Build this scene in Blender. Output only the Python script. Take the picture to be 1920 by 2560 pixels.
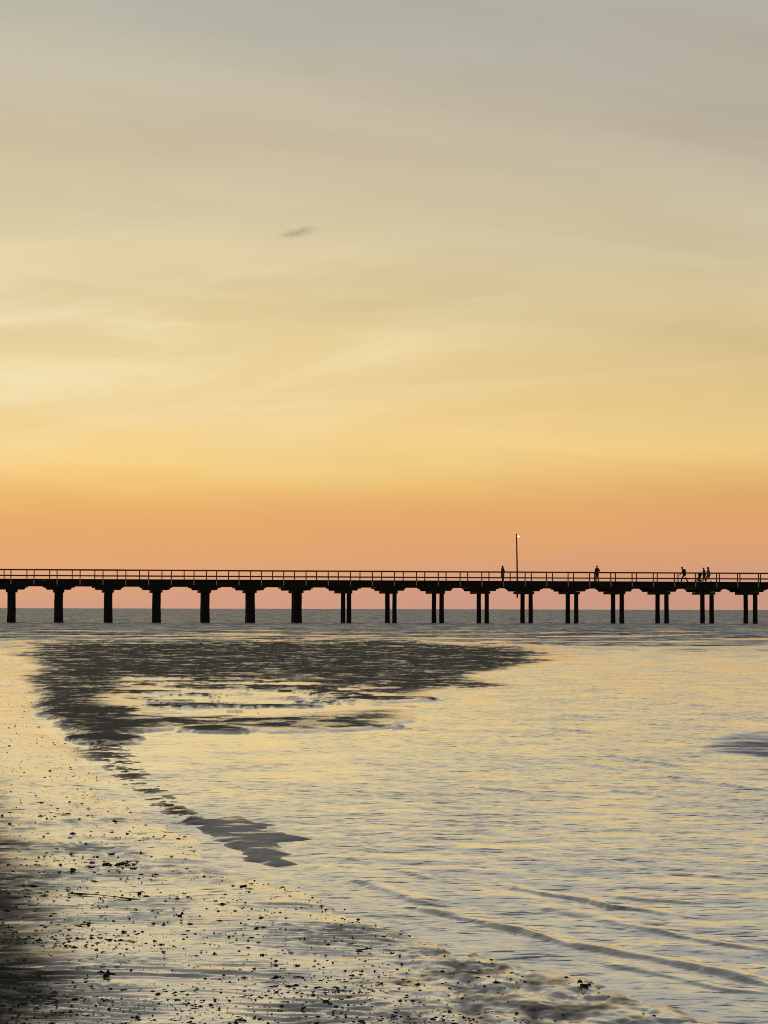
import bpy, bmesh, math, random
import numpy as np
from mathutils import Vector, Matrix

for o in list(bpy.data.objects):
    bpy.data.objects.remove(o)
scene = bpy.context.scene
COL = scene.collection
random.seed(7)
RNG = np.random.default_rng(7)

# ------------------------------------------------------------------ camera
F, PW, PH = 5500.0, 1920.0, 2560.0          # focal length and frame of the photograph in its own pixels
HOR = 1522.5                                # eye level in the photograph
EYE = 1.46
pitch = math.atan((HOR - PH / 2) / F)
roll = math.radians(-0.14)
cam_d = bpy.data.cameras.new('camera')
cam = bpy.data.objects.new('camera', cam_d)
COL.objects.link(cam)
cam_d.sensor_fit = 'HORIZONTAL'
cam_d.sensor_width = 36.0
cam_d.lens = F * 36.0 / PW
cam_d.clip_start = 0.1
cam_d.clip_end = 120000.0
cam.matrix_world = (Matrix.Translation((0, 0, EYE)) @ Matrix.Rotation(math.pi / 2 + pitch, 4, 'X')
                    @ Matrix.Rotation(-roll, 4, 'Z'))
scene.camera = cam
CM = np.array(cam.matrix_world)[:3, :3]

def ground(px, py, z=0.0):
    """a spot of the photograph -> the point of the level z it shows"""
    d = CM @ np.array([(px - PW / 2) / F, -(py - PH / 2) / F, -1.0])
    t = (z - EYE) / d[2]
    return np.array([d[0] * t, d[1] * t, z])

def at_depth(px, py, Y):
    d = CM @ np.array([(px - PW / 2) / F, -(py - PH / 2) / F, -1.0])
    t = Y / d[1]
    return np.array([d[0] * t, Y, EYE + d[2] * t])

def to_px(X, Y, Z):
    P = np.stack([X, Y, Z - EYE], -1) @ CM
    w = np.maximum(-P[..., 2], 1e-3)
    return PW / 2 + F * P[..., 0] / w, PH / 2 - F * P[..., 1] / w

# ------------------------------------------------------------------ render settings
scene.render.engine = 'CYCLES'
scene.view_settings.view_transform = 'Standard'
scene.view_settings.look = 'None'
scene.view_settings.exposure = 0.0
scene.view_settings.gamma = 1.0
scene.view_settings.use_curve_mapping = False
scene.cycles.use_denoising = False
scene.cycles.filter_width = 1.05
scene.cycles.max_bounces = 6
scene.cycles.volume_bounces = 1
scene.cycles.sample_clamp_indirect = 6.0

def lin(r, g, b):
    f = lambda c: (c / 255 / 12.92) if c / 255 <= 0.04045 else ((c / 255 + 0.055) / 1.055) ** 2.4
    return (f(r), f(g), f(b), 1.0)

# ------------------------------------------------------------------ sky (dusk, sun gone down to the left)
SUN_EL, SUN_AZ = math.radians(1.2), math.radians(-32)
world = bpy.data.worlds.new('World')
scene.world = world
world.use_nodes = True
wt = world.node_tree
wt.nodes.clear()
def N(tree, typ, **kw):
    n = tree.nodes.new(typ)
    for k, v in kw.items():
        if k.startswith('i_'):
            n.inputs[k[2:].replace('_', ' ')].default_value = v
        else:
            setattr(n, k, v)
    return n
def math_node(tree, op, a, b=None, c=None, clamp=False):
    n = tree.nodes.new('ShaderNodeMath'); n.operation = op; n.use_clamp = clamp
    for i, v in enumerate((a, b, c)):
        if v is None: continue
        if isinstance(v, (int, float)): n.inputs[i].default_value = v
        else: tree.links.new(v, n.inputs[i])
    return n.outputs[0]
def maprange(tree, v, a, b, c, d, smooth=True):
    n = tree.nodes.new('ShaderNodeMapRange'); n.interpolation_type = 'SMOOTHSTEP' if smooth else 'LINEAR'
    tree.links.new(v, n.inputs[0])
    for i, x in enumerate((a, b, c, d)): n.inputs[i + 1].default_value = x
    return n.outputs[0]
def mixc(tree, fac, a, b, blend='MIX'):
    n = tree.nodes.new('ShaderNodeMix'); n.data_type = 'RGBA'; n.blend_type = blend
    for sock, v in ((n.inputs[0], fac), (n.inputs[6], a), (n.inputs[7], b)):
        if isinstance(v, (int, float)): sock.default_value = v
        elif isinstance(v, tuple): sock.default_value = v
        else: tree.links.new(v, sock)
    return n.outputs[2]

tc = N(wt, 'ShaderNodeTexCoord')
sep = N(wt, 'ShaderNodeSeparateXYZ'); wt.links.new(tc.outputs['Generated'], sep.inputs[0])
dx, dy, dz = sep.outputs
# thin streaks of high cloud: noise stretched along the horizon
cmb = N(wt, 'ShaderNodeCombineXYZ')
wt.links.new(math_node(wt, 'MULTIPLY', dx, 3.2), cmb.inputs[0])
wt.links.new(math_node(wt, 'MULTIPLY', dy, 3.2), cmb.inputs[1])
tilt = math_node(wt, 'MULTIPLY_ADD', dx, 2.0, math_node(wt, 'MULTIPLY', dz, 21.0))
wt.links.new(tilt, cmb.inputs[2])
n1 = N(wt, 'ShaderNodeTexNoise', i_Scale=1.25, i_Detail=6.0, i_Roughness=0.5, i_Distortion=0.9)
wt.links.new(cmb.outputs[0], n1.inputs['Vector'])
n2 = N(wt, 'ShaderNodeTexNoise', i_Scale=0.55, i_Detail=2.0, i_Roughness=0.5, i_Distortion=0.3)
wt.links.new(cmb.outputs[0], n2.inputs['Vector'])
# clouds push the bands of colour up and down a little
zz = math_node(wt, 'ADD', dz, math_node(wt, 'MULTIPLY', maprange(wt, dz, 0.03, 0.12, 0.0, 1.0),
     math_node(wt, 'ADD', math_node(wt, 'MULTIPLY_ADD', n2.outputs[0], 0.09, -0.045), math_node(wt, 'MULTIPLY_ADD', n1.outputs[0], 0.02, -0.01))))
zz = math_node(wt, 'MULTIPLY_ADD', math_node(wt, 'MAXIMUM', math_node(wt, 'MINIMUM', dx, 0.4), -0.4), -0.028, zz)   # bands dip a little towards the sunset
ramp = N(wt, 'ShaderNodeValToRGB')
el = ramp.color_ramp; el.interpolation = 'B_SPLINE'
stops = [(0.0, (204, 152, 134)), (0.016, (220, 162, 121)), (0.030, (228, 166, 110)), (0.044, (228, 168, 107)),
         (0.058, (235, 188, 112)), (0.072, (241, 205, 132)), (0.090, (238, 207, 140)), (0.105, (231, 201, 141)),
         (0.135, (224, 203, 152)), (0.165, (212, 198, 162)), (0.19, (200, 187, 159)), (0.215, (193, 181, 156)),
         (0.245, (190, 182, 163)), (0.275, (182, 180, 168)), (0.36, (158, 156, 150)), (0.5, (124, 123, 120)),
         (0.75, (94, 95, 97)), (1.0, (82, 84, 89))]
while len(el.elements) < len(stops): el.elements.new(0.5)
for e, (p, c) in zip(el.elements, stops):
    e.position = p; e.color = lin(*c)
wt.links.new(zz, ramp.inputs[0])
# left is nearer the sunset: a little brighter and warmer; right greyer and bluer
az = math_node(wt, 'MAXIMUM', math_node(wt, 'MINIMUM', dx, 0.4), -0.4)
amt = math_node(wt, 'MULTIPLY', az, maprange(wt, dz, 0.02, 0.10, 0.4, 1.0))
side = N(wt, 'ShaderNodeCombineXYZ')
wt.links.new(math_node(wt, 'MULTIPLY_ADD', amt, -0.62, 1.0), side.inputs[0])
wt.links.new(math_node(wt, 'MULTIPLY_ADD', amt, -0.50, 1.0), side.inputs[1])
wt.links.new(math_node(wt, 'MULTIPLY_ADD', amt, -0.12, 1.0), side.inputs[2])
skyc = mixc(wt, 1.0, ramp.outputs[0], side.outputs[0], 'MULTIPLY')
# a brighter veil of cirrus towards the sunset
cm3 = N(wt, 'ShaderNodeCombineXYZ')
wt.links.new(math_node(wt, 'MULTIPLY', dx, 5.0), cm3.inputs[0]); wt.links.new(math_node(wt, 'MULTIPLY', dy, 2.0), cm3.inputs[1])
wt.links.new(math_node(wt, 'MULTIPLY_ADD', dx, -3.0, math_node(wt, 'MULTIPLY', dz, 34.0)), cm3.inputs[2])
n3 = N(wt, 'ShaderNodeTexNoise', i_Scale=0.9, i_Detail=6.0, i_Roughness=0.52, i_Distortion=1.1); wt.links.new(cm3.outputs[0], n3.inputs['Vector'])
veil = math_node(wt, 'MULTIPLY', maprange(wt, n3.outputs[0], 0.36, 0.66, 0.0, 1.0), maprange(wt, dx, 0.13, -0.16, 0.12, 1.0))
veil = math_node(wt, 'MULTIPLY', veil, math_node(wt, 'MULTIPLY', maprange(wt, dz, 0.04, 0.13, 0.0, 1.0), maprange(wt, dz, 0.13, 0.185, 1.0, 0.0)))
skyc = mixc(wt, math_node(wt, 'MULTIPLY', veil, 0.85), skyc, lin(247, 231, 188))
cl = math_node(wt, 'MULTIPLY_ADD', maprange(wt, n1.outputs[0], 0.3, 0.7, -1, 1, False), math_node(wt, 'MULTIPLY', maprange(wt, dz, 0.02, 0.09, 0.25, 1.0), 0.075), 1.0)
cv = N(wt, 'ShaderNodeCombineXYZ')
wt.links.new(cl, cv.inputs[0]); wt.links.new(cl, cv.inputs[1]); wt.links.new(cl, cv.inputs[2])
skyc = mixc(wt, 1.0, skyc, cv.outputs[0], 'MULTIPLY')
# physical sky overhead and behind the viewer
nish = N(wt, 'ShaderNodeTexSky'); nish.sky_type = 'NISHITA'; nish.sun_disc = False
nish.sun_elevation = SUN_EL; nish.sun_rotation = SUN_AZ
nis = mixc(wt, 1.0, nish.outputs[0], (0.10, 0.10, 0.10, 1), 'MULTIPLY')
up = math_node(wt, 'MULTIPLY', maprange(wt, dz, 0.35, 0.9, 0.0, 1.0), 0.2)
back = math_node(wt, 'MULTIPLY', maprange(wt, dy, 0.6, -0.6, 0.0, 1.0), 0.5)
skyc = mixc(wt, math_node(wt, 'MAXIMUM', up, back), skyc, nis)
bg = N(wt, 'ShaderNodeBackground', i_Strength=1.0)
wt.links.new(skyc, bg.inputs[0])
wo = N(wt, 'ShaderNodeOutputWorld'); wt.links.new(bg.outputs[0], wo.inputs[0])

sun_d = bpy.data.lights.new('sun', 'SUN'); sun_d.energy = 0.12; sun_d.angle = math.radians(6); sun_d.color = (1.0, 0.62, 0.35)
sun = bpy.data.objects.new('sun', sun_d); COL.objects.link(sun)
sd = Vector((math.sin(SUN_AZ) * math.cos(SUN_EL), math.cos(SUN_AZ) * math.cos(SUN_EL), math.sin(SUN_EL)))
sun.rotation_euler = sd.to_track_quat('Z', 'Y').to_euler()

# ------------------------------------------------------------------ helpers
def mat(name, color, rough=0.7, spec=0.5, metal=0.0, noise=None, bump=0.0, nscale=8.0, coord='Object'):
    m = bpy.data.materials.new(name); m.use_nodes = True
    t = m.node_tree; b = t.nodes['Principled BSDF']
    b.inputs['Roughness'].default_value = rough
    b.inputs['Specular IOR Level'].default_value = spec
    b.inputs['Metallic'].default_value = metal
    c = tuple(color) + (1.0,) if len(color) == 3 else color
    if noise:
        x = N(t, 'ShaderNodeTexCoord')
        n = N(t, 'ShaderNodeTexNoise', i_Scale=nscale, i_Detail=5.0, i_Roughness=0.65)
        t.links.new(x.outputs[coord], n.inputs['Vector'])
        lo = tuple(v * (1 - noise) for v in c[:3]) + (1,); hi = tuple(v * (1 + noise) for v in c[:3]) + (1,)
        t.links.new(mixc(t, maprange(t, n.outputs[0], 0.3, 0.7, 0, 1, False), lo, hi), b.inputs['Base Color'])
        if bump:
            bn = N(t, 'ShaderNodeBump', i_Strength=1.0, i_Distance=bump)
            t.links.new(n.outputs[0], bn.inputs['Height']); t.links.new(bn.outputs[0], b.inputs['Normal'])
    else:
        b.inputs['Base Color'].default_value = c
    return m

def tag(o, label=None, cat=None, group=None, kind=None):
    for k, v in (('label', label), ('category', cat), ('group', group), ('kind', kind)):
        if v: o[k] = v
    return o

def empty(name, loc=(0, 0, 0), rz=0.0):
    o = bpy.data.objects.new(name, None); COL.objects.link(o)
    o.location = loc; o.rotation_euler = (0, 0, rz); o.empty_display_size = 0.3
    return o

def mesh_obj(name, me, m=None, parent=None, smooth=False):
    o = bpy.data.objects.new(name, me); COL.objects.link(o)
    if m is not None and not me.materials: me.materials.append(m)
    if parent is not None: o.parent = parent
    if smooth: me.polygons.foreach_set('use_smooth', [True] * len(me.polygons))
    return o

def from_bm(name, bm, m=None, parent=None, smooth=False):
    me = bpy.data.meshes.new(name); bmesh.ops.recalc_face_normals(bm, faces=bm.faces); bm.to_mesh(me); bm.free()
    return mesh_obj(name, me, m, parent, smooth)

def bm_box(bm, c, s, bevel=0.0, rot=None):
    M = Matrix.Translation(c) @ (rot or Matrix.Identity(4)) @ Matrix.Diagonal((s[0], s[1], s[2], 1))
    r = bmesh.ops.create_cube(bm, size=1.0, matrix=M)
    if bevel:
        es = list({e for v in r['verts'] for e in v.link_edges})
        bmesh.ops.bevel(bm, geom=es, offset=bevel, segments=1, affect='EDGES')
    return r

def bm_tube(bm, pts, rads, seg=10, cap=True, squash=None):
    pts = [Vector(p) for p in pts]
    rings = []
    for i, p in enumerate(pts):
        a = pts[max(i - 1, 0)]; b = pts[min(i + 1, len(pts) - 1)]
        d = (b - a).normalized()
        ref = Vector((0, 0, 1)) if abs(d.z) < 0.9 else Vector((1, 0, 0))
        u = d.cross(ref).normalized(); v = u.cross(d).normalized()
        r = rads[i] if hasattr(rads, '__len__') else rads
        rings.append([bm.verts.new(p + (u * math.cos(2 * math.pi * k / seg) + v * math.sin(2 * math.pi * k / seg)) * r) for k in range(seg)])
    for A, B in zip(rings, rings[1:]):
        for k in range(seg):
            bm.faces.new((A[k], A[(k + 1) % seg], B[(k + 1) % seg], B[k]))
    if cap:
        bm.faces.new(rings[0][::-1]); bm.faces.new(rings[-1])

# numpy value noise, periodic lattice
_LAT = RNG.random((256, 256)) * 2 - 1
def vnoise(x, y, s=0):
    x = x + 37.3 * s; y = y + 91.7 * s
    xi = np.floor(x).astype(int); yi = np.floor(y).astype(int)
    fx = x - xi; fy = y - yi
    fx = fx * fx * fx * (fx * (fx * 6 - 15) + 10); fy = fy * fy * fy * (fy * (fy * 6 - 15) + 10)
    a = _LAT[xi % 256, yi % 256]; b = _LAT[(xi + 1) % 256, yi % 256]
    c = _LAT[xi % 256, (yi + 1) % 256]; d = _LAT[(xi + 1) % 256, (yi + 1) % 256]
    return (a * (1 - fx) + b * fx) * (1 - fy) + (c * (1 - fx) + d * fx) * fy
def fbm(x, y, oct=4, s=0, gain=0.5):
    r = 0; a = 1.0; t = 0
    for i in range(oct):
        r = r + a * vnoise(x * 2 ** i, y * 2 ** i, s + i); t += a; a *= gain
    return r / t
def sstep(x, a, b):
    t = np.clip((x - a) / (b - a), 0, 1)
    return t * t * (3 - 2 * t)
def poly_sd(px, py, poly, ky=6.0):
    """signed distance (positive inside) in photograph units, depth counted ky times"""
    P = np.array(poly, float); P[:, 1] *= ky; Y = py * ky
    best = np.full(px.shape, 1e18); inside = np.zeros(px.shape, bool)
    for i in range(len(P)):
        ax, ay = P[i]; bx, by = P[(i + 1) % len(P)]
        ex, ey = bx - ax, by - ay
        t = np.clip(((px - ax) * ex + (Y - ay) * ey) / (ex * ex + ey * ey + 1e-9), 0, 1)
        best = np.minimum(best, (px - ax - t * ex) ** 2 + (Y - ay - t * ey) ** 2)
        cond = ((ay > Y) != (by > Y))
        with np.errstate(divide='ignore', invalid='ignore'):
            xc = ax + (Y - ay) * ex / (ey if ey != 0 else 1e-9)
        inside ^= cond & (px < xc)
    return np.where(inside, 1, -1) * np.sqrt(best)

# ------------------------------------------------------------------ lie of the land: outlines of banks and shore
# outlines are read off the photograph and laid out on the level ground through ground()
BANK = [(30, 1601), (400, 1595), (900, 1597), (1150, 1603), (1330, 1618), (1465, 1637), (1370, 1652), (1240, 1676), (1170, 1694),
        (1285, 1719), (1120, 1736), (1010, 1756), (1000, 1790), (940, 1814), (800, 1826), (640, 1826), (470, 1818), (340, 1838), (300, 1862), (215, 1856),
        (140, 1800), (95, 1740), (75, 1670)]
TRAIL = [(90, 1690), (170, 1770), (235, 1830), (285, 1905), (345, 1965), (425, 2020), (520, 2070)]
SHORE = [(-900, 1596), (0, 1598), (50, 1604), (90, 1700), (150, 1800), (245, 1880), (360, 1990), (480, 2066), (560, 2115), (640, 2170),
         (760, 2208), (850, 2240), (960, 2292), (1080, 2340), (1250, 2388), (1450, 2428), (1600, 2474), (1760, 2520), (1960, 2572),
         (2700, 2740), (2700, 9000), (-3000, 9000), (-3000, 1596)]
PATCH = [(488, 2052), (560, 2043), (610, 2040), (665, 2058), (702, 2062), (660, 2074), (745, 2086), (776, 2098), (700, 2106), (690, 2118),
         (735, 2136), (690, 2146), (738, 2160), (690, 2170), (620, 2152), (560, 2108)]
PATCH2 = [(1758, 1872), (1790, 1852), (1830, 1836), (1900, 1826), (2200, 1822), (2200, 1900), (1900, 1893), (1850, 1886)]
DARK = [(760, 1719, 500, 7), (830, 1748, 260, 6), (660, 1809, 290, 17), (830, 1820, 170, 8), (270, 1848, 80, 10), (520, 1736, 120, 4),
        (250, 1780, 120, 30), (560, 1766, 240, 4)]
LIGHT = [(360, 1699, 100, 5), (390, 1716, 80, 4), (520, 1735, 190, 4), (560, 1757, 160, 4), (440, 1788, 150, 7), (880, 1772, 220, 10),
         (440, 1838, 170, 9), (700, 1790, 200, 3.5)]

def fields(X, Y):
    px, py = to_px(X, Y, np.zeros_like(X))
    infront = Y > 2.0
    py = np.where(infront, py, 6000.0); px = np.where(infront, px, 960 + X * 400)
    wob = fbm(X * 0.9, Y * 0.45, 4, 3)
    wob2 = fbm(X * 5.0, Y * 2.2, 3, 5)
    strk = fbm(X * 0.9, Y * 0.75, 5, 9, 0.6)                # long ripples and the pools between them
    sb = poly_sd(px, py, BANK) + 70 * fbm(X * 0.35, Y * 0.13, 3, 13) + 45 * strk + 14 * wob2
    bank = sstep(sb, -80, 140)
    pool = np.exp(-(((px - 620) / 420) ** 2 + ((py - 1752) / 58) ** 2) ** 2)
    bank = bank * (1 - pool * sstep(strk + 0.35 * wob2, -0.34, 0.06))
    for (cx, cy, rx, ry) in LIGHT:
        e = np.sqrt(((px - cx) / rx) ** 2 + ((py - cy) / ry) ** 2) + 0.6 * wob + 0.9 * strk
        bank = bank * sstep(e, 0.45, 1.3)
    for (cx, cy, rx, ry) in DARK:
        e = np.sqrt(((px - cx) / rx) ** 2 + ((py - cy) / ry) ** 2) + 0.6 * wob + 1.0 * strk
        bank = np.maximum(bank, 1 - sstep(e, 0.45, 1.15))
    tx = np.interp(py, [p[1] for p in TRAIL], [p[0] for p in TRAIL])
    tw = np.interp(py, [1690, 1800, 1850, 1900, 2072], [30, 95, 85, 62, 48])
    trail = np.exp(-((px - tx + 45 * wob) / tw) ** 2) * sstep(py, 1690, 1760) * (1 - sstep(py, 2060, 2090))
    trail = trail * (0.35 + 0.65 * sstep(fbm(X * 5.5, Y * 5.0, 4, 57, 0.65) + 0.4 * wob, -0.15, 0.25))
    ss = poly_sd(px, py, SHORE) + 60 * fbm(X * 0.55, Y * 0.5, 3, 101) + 40 * wob + 22 * wob2
    shore = sstep(ss, -90, 150)
    fing = fbm(X * 1.6, Y * 4.5, 3, 107)
    patch = sstep(poly_sd(px, py, PATCH) + 16 * wob2 + 40 * fing, -34, 34)
    return px, py, bank, shore, ss, patch, trail

def disturbed(X, Y):
    """the darker, rougher patch of water at the right"""
    px, py = to_px(X, Y, np.zeros_like(X))
    return sstep(poly_sd(px, py, PATCH2) + 45 * fbm(X * 1.2, Y * 0.6, 4, 111), -25, 45) * (Y > 5)

def beach_height(X, Y):
    px, py, bank, shore, ss, patch, trail = fields(X, Y)
    near = sstep(-Y, -40, -14)
    # wave-made sand ripples, crests a little askew to the view, broken up
    w = X * 0.22 + Y
    ph = w / 0.13 + 2.6 * fbm(X * 0.7, Y * 1.6, 4, 11)
    rip = np.sin(2 * np.pi * ph)
    rip = rip + 0.38 * np.sin(4 * np.pi * ph + 0.6) + 0.15 * np.sin(6 * np.pi * ph + 1.2)
    amp = np.clip(0.12 + 1.7 * fbm(X * 1.2, Y * 2.6, 4, 17), 0.0, 1.2)
    ph2 = (X * 0.1 + Y) / 0.052 + 3.0 * fbm(X * 1.3, Y * 3.3, 4, 23)
    rip2 = np.sin(2 * np.pi * ph2) * np.clip(0.25 + 1.8 * fbm(X * 2.0, Y * 3.0, 3, 27), 0, 1)
    lump = fbm(X * 2.2, Y * 2.2, 4, 31)
    fine = fbm(X * 14, Y * 14, 3, 37)
    # trampled sand along the near edge of the water
    tr = sstep(ss, -40, 30) * sstep(px + (py - 2300) * 0.6, 820, 1300)
    dent = fbm(X * 8.5, Y * 5.5, 3, 41)
    dent = np.where(dent < 0, dent * 1.7, dent * 0.8)
    z = -0.022 + 0.032 * shore
    z = np.maximum(z, -0.022 + 0.052 * sstep(bank, 0.0, 0.35))
    z = np.maximum(z, -0.022 + 0.036 * patch)
    z = np.maximum(z, -0.022 + 0.028 * sstep(trail, 0.0, 0.6))
    sand = np.maximum(shore, bank)
    calm = 1 - 0.9 * patch
    z = z + sand * calm * (0.0070 * near * amp * rip * (1 - tr) + 0.0046 * near * rip2 * (1 - tr) + 0.004 * lump + 0.0016 * fine * near)
    z = z + tr * (0.015 * dent + 0.004 * fine + 0.005)
    z = z + bank * (1 - near) * 0.010 * fbm(X * 1.2, Y * 0.8, 4, 51)
    # land climbs gently behind and left of the viewer
    z = z + 0.03 * sstep(-Y, -7.0, 10) + 0.02 * sstep(-X, 1.5, 8) * near
    return z, px, py, bank, shore, ss, patch, tr, near, trail

def beach_wet(X, Y, px, py, bank, shore, ss, patch, tr, near, z):
    speck = fbm(X * 1.4, Y * 1.0, 5, 61, 0.6)
    fine = fbm(X * 9.0, Y * 5.0, 3, 67)
    sp2 = fbm(X * 2.2, Y * 2.6, 5, 63, 0.7)
    wet = np.ones_like(X)
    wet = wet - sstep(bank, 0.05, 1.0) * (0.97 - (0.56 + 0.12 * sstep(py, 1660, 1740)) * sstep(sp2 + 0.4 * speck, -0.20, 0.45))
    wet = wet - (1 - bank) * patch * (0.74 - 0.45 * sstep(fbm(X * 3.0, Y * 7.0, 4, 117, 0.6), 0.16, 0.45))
    wet = wet - tr * (0.22 + 0.5 * fine)
    # the near-left sand, made darker, rougher and less glossy
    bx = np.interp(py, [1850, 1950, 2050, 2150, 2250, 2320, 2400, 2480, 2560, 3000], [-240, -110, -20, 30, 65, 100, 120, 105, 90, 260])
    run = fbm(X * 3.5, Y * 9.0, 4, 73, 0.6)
    dull = sstep(bx - px + 50 * fbm(X * 1.5, Y * 1.2, 3, 71) + 35 * run, -200, 210)
    wet = wet - dull * (0.80 + 0.55 * run + 0.2 * fine)
    return np.clip(wet, 0.0, 1.0), dull

# ------------------------------------------------------------------ fan-shaped sheets, finest where the eye is close
def slopes(half, step, far, k=1.35):
    s = list(np.arange(-half, half + 1e-9, step))
    e = []; v = half; d = step
    while v < far:
        d *= k; v += d; e.append(v)
    return np.array([-x for x in e[::-1]] + s + e)

def sheet(name, Yrows, sl, zfun, extra=0.0):
    """grid with rows at the depths Yrows and columns fanning out by the slopes sl"""
    S, YY = np.meshgrid(sl, Yrows)
    X = S * (YY + extra); Y = YY
    z, attrs = zfun(X, Y)
    nr, nc = X.shape
    co = np.stack([X, Y, z], -1).reshape(-1, 3).astype(np.float32)
    idx = np.arange(nr * nc).reshape(nr, nc)
    q = np.stack([idx[:-1, :-1], idx[:-1, 1:], idx[1:, 1:], idx[1:, :-1]], -1).reshape(-1, 4).astype(np.int32)
    me = bpy.data.meshes.new(name)
    me.vertices.add(len(co)); me.vertices.foreach_set('co', co.ravel())
    me.loops.add(q.size); me.loops.foreach_set('vertex_index', q.ravel())
    me.polygons.add(len(q)); me.polygons.foreach_set('loop_start', np.arange(0, q.size, 4, dtype=np.int32))
    me.update(calc_edges=True)
    me.polygons.foreach_set('use_smooth', np.ones(len(q), bool))
    for k, v in attrs.items():
        a = me.attributes.new(k, 'FLOAT', 'POINT'); a.data.foreach_set('value', v.astype(np.float32).ravel())
    return me

def rows(Y0, Y1, pxstep):
    r = [Y0]
    while r[-1] < Y1:
        r.append(r[-1] + r[-1] ** 2 * pxstep / (F * 0.4 * EYE))
    return r

# --- beach
def z_beach(X, Y):
    z, px, py, bank, shore, ss, patch, tr, near, trail = beach_height(X, Y)
    tr = np.maximum(tr, 0)
    wet, dull = beach_wet(X, Y, px, py, bank, shore, ss, patch, tr, near, z)
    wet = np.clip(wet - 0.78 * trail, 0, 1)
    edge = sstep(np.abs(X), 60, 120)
    return z, {'wet': wet, 'dull': dull, 'mud': patch * (1 - bank)}
yr = rows(6.4, 150.0, 0.62)
yr = list(np.linspace(-12, 6.2, 26)) + yr
me = sheet('beach', np.array(yr), slopes(0.205, 1.45 / (F * 0.4), 1.4), z_beach, extra=0.0)
# the rows behind the viewer would fold over, so fan those out by a fixed width instead
co = np.empty(len(me.vertices) * 3, np.float32); me.vertices.foreach_get('co', co); co = co.reshape(-1, 3)
sl_all = slopes(0.205, 1.45 / (F * 0.4), 1.4); ncol = len(sl_all)
for r in range(26):
    seg = slice(r * ncol, (r + 1) * ncol)
    t = (r / 25.0)
    wdt = 6.4 * 1.0 + (1 - t) * 12
    X = sl_all * wdt; Y = np.full(ncol, yr[r])
    z, at = z_beach(X, Y)
    co[seg, 0] = X; co[seg, 2] = z
me.vertices.foreach_set('co', co.ravel()); me.update()

def sand_material():
    m = bpy.data.materials.new('wet_sand'); m.use_nodes = True
    t = m.node_tree; b = t.nodes['Principled BSDF']
    wet = N(t, 'ShaderNodeAttribute', attribute_name='wet').outputs['Fac']
    dull = N(t, 'ShaderNodeAttribute', attribute_name='dull').outputs['Fac']
    x = N(t, 'ShaderNodeTexCoord')
    n = N(t, 'ShaderNodeTexNoise', i_Scale=90.0, i_Detail=4.0, i_Roughness=0.7); t.links.new(x.outputs['Object'], n.inputs['Vector'])
    n2 = N(t, 'ShaderNodeTexNoise', i_Scale=5.0, i_Detail=5.0, i_Roughness=0.65); t.links.new(x.outputs['Object'], n2.inputs['Vector'])
    grain = mixc(t, n.outputs[0], (0.055, 0.057, 0.060, 1), (0.120, 0.123, 0.127, 1))
    dull_sand = mixc(t, n.outputs[0], (0.040, 0.040, 0.040, 1), (0.105, 0.100, 0.094, 1))
    mud = N(t, 'ShaderNodeAttribute', attribute_name='mud').outputs['Fac']
    base = mixc(t, mud, mixc(t, dull, grain, dull_sand), mixc(t, n2.outputs[0], (0.44, 0.46, 0.50, 1), (0.56, 0.58, 0.62, 1)))
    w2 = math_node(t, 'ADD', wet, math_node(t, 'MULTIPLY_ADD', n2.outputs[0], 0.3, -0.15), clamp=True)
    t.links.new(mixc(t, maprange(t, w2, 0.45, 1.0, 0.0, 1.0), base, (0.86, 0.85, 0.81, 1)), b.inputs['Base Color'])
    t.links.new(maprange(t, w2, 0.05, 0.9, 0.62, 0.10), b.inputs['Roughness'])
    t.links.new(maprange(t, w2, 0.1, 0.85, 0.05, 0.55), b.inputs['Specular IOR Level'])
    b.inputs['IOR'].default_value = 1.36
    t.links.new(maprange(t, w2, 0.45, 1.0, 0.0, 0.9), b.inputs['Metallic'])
    bn = N(t, 'ShaderNodeBump', i_Distance=0.0012)
    t.links.new(math_node(t, 'MULTIPLY_ADD', w2, -0.75, 1.0), bn.inputs['Strength'])
    t.links.new(n.outputs[0], bn.inputs['Height'])
    mp = N(t, 'ShaderNodeMapping'); mp.inputs['Scale'].default_value = (0.6, 1.5, 1); t.links.new(x.outputs['Object'], mp.inputs[0])
    n3 = N(t, 'ShaderNodeTexNoise', i_Scale=11.0, i_Detail=5.0, i_Roughness=0.65, i_Distortion=0.4); t.links.new(mp.outputs[0], n3.inputs['Vector'])
    v = N(t, 'ShaderNodeVectorMath', operation='SUBTRACT'); t.links.new(n3.outputs['Color'], v.inputs[0]); v.inputs[1].default_value = (0.5, 0.5, 0.5)
    v2 = N(t, 'ShaderNodeVectorMath', operation='MULTIPLY'); t.links.new(v.outputs[0], v2.inputs[0]); v2.inputs[1].default_value = (0.2, 0.38, 0)
    sv = N(t, 'ShaderNodeSeparateXYZ'); t.links.new(v2.outputs[0], sv.inputs[0])
    cvv = N(t, 'ShaderNodeCombineXYZ'); t.links.new(sv.outputs[0], cvv.inputs[0])      # run-off ripples, steep side to the land
    ay = math_node(t, 'ABSOLUTE', sv.outputs[1])
    st_ = math_node(t, 'MULTIPLY_ADD', math_node(t, 'MAXIMUM', math_node(t, 'ADD', ay, -0.048), 0.0), 13.0, math_node(t, 'MULTIPLY', ay, 0.9))
    t.links.new(math_node(t, 'MULTIPLY', st_, -1.0), cvv.inputs[1])
    v3 = N(t, 'ShaderNodeVectorMath', operation='ADD'); t.links.new(cvv.outputs[0], v3.inputs[0]); t.links.new(bn.outputs[0], v3.inputs[1])
    v4 = N(t, 'ShaderNodeVectorMath', operation='NORMALIZE'); t.links.new(v3.outputs[0], v4.inputs[0])
    t.links.new(v4.outputs[0], b.inputs['Normal'])
    return m
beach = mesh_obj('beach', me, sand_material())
tag(beach, kind='structure')

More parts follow.
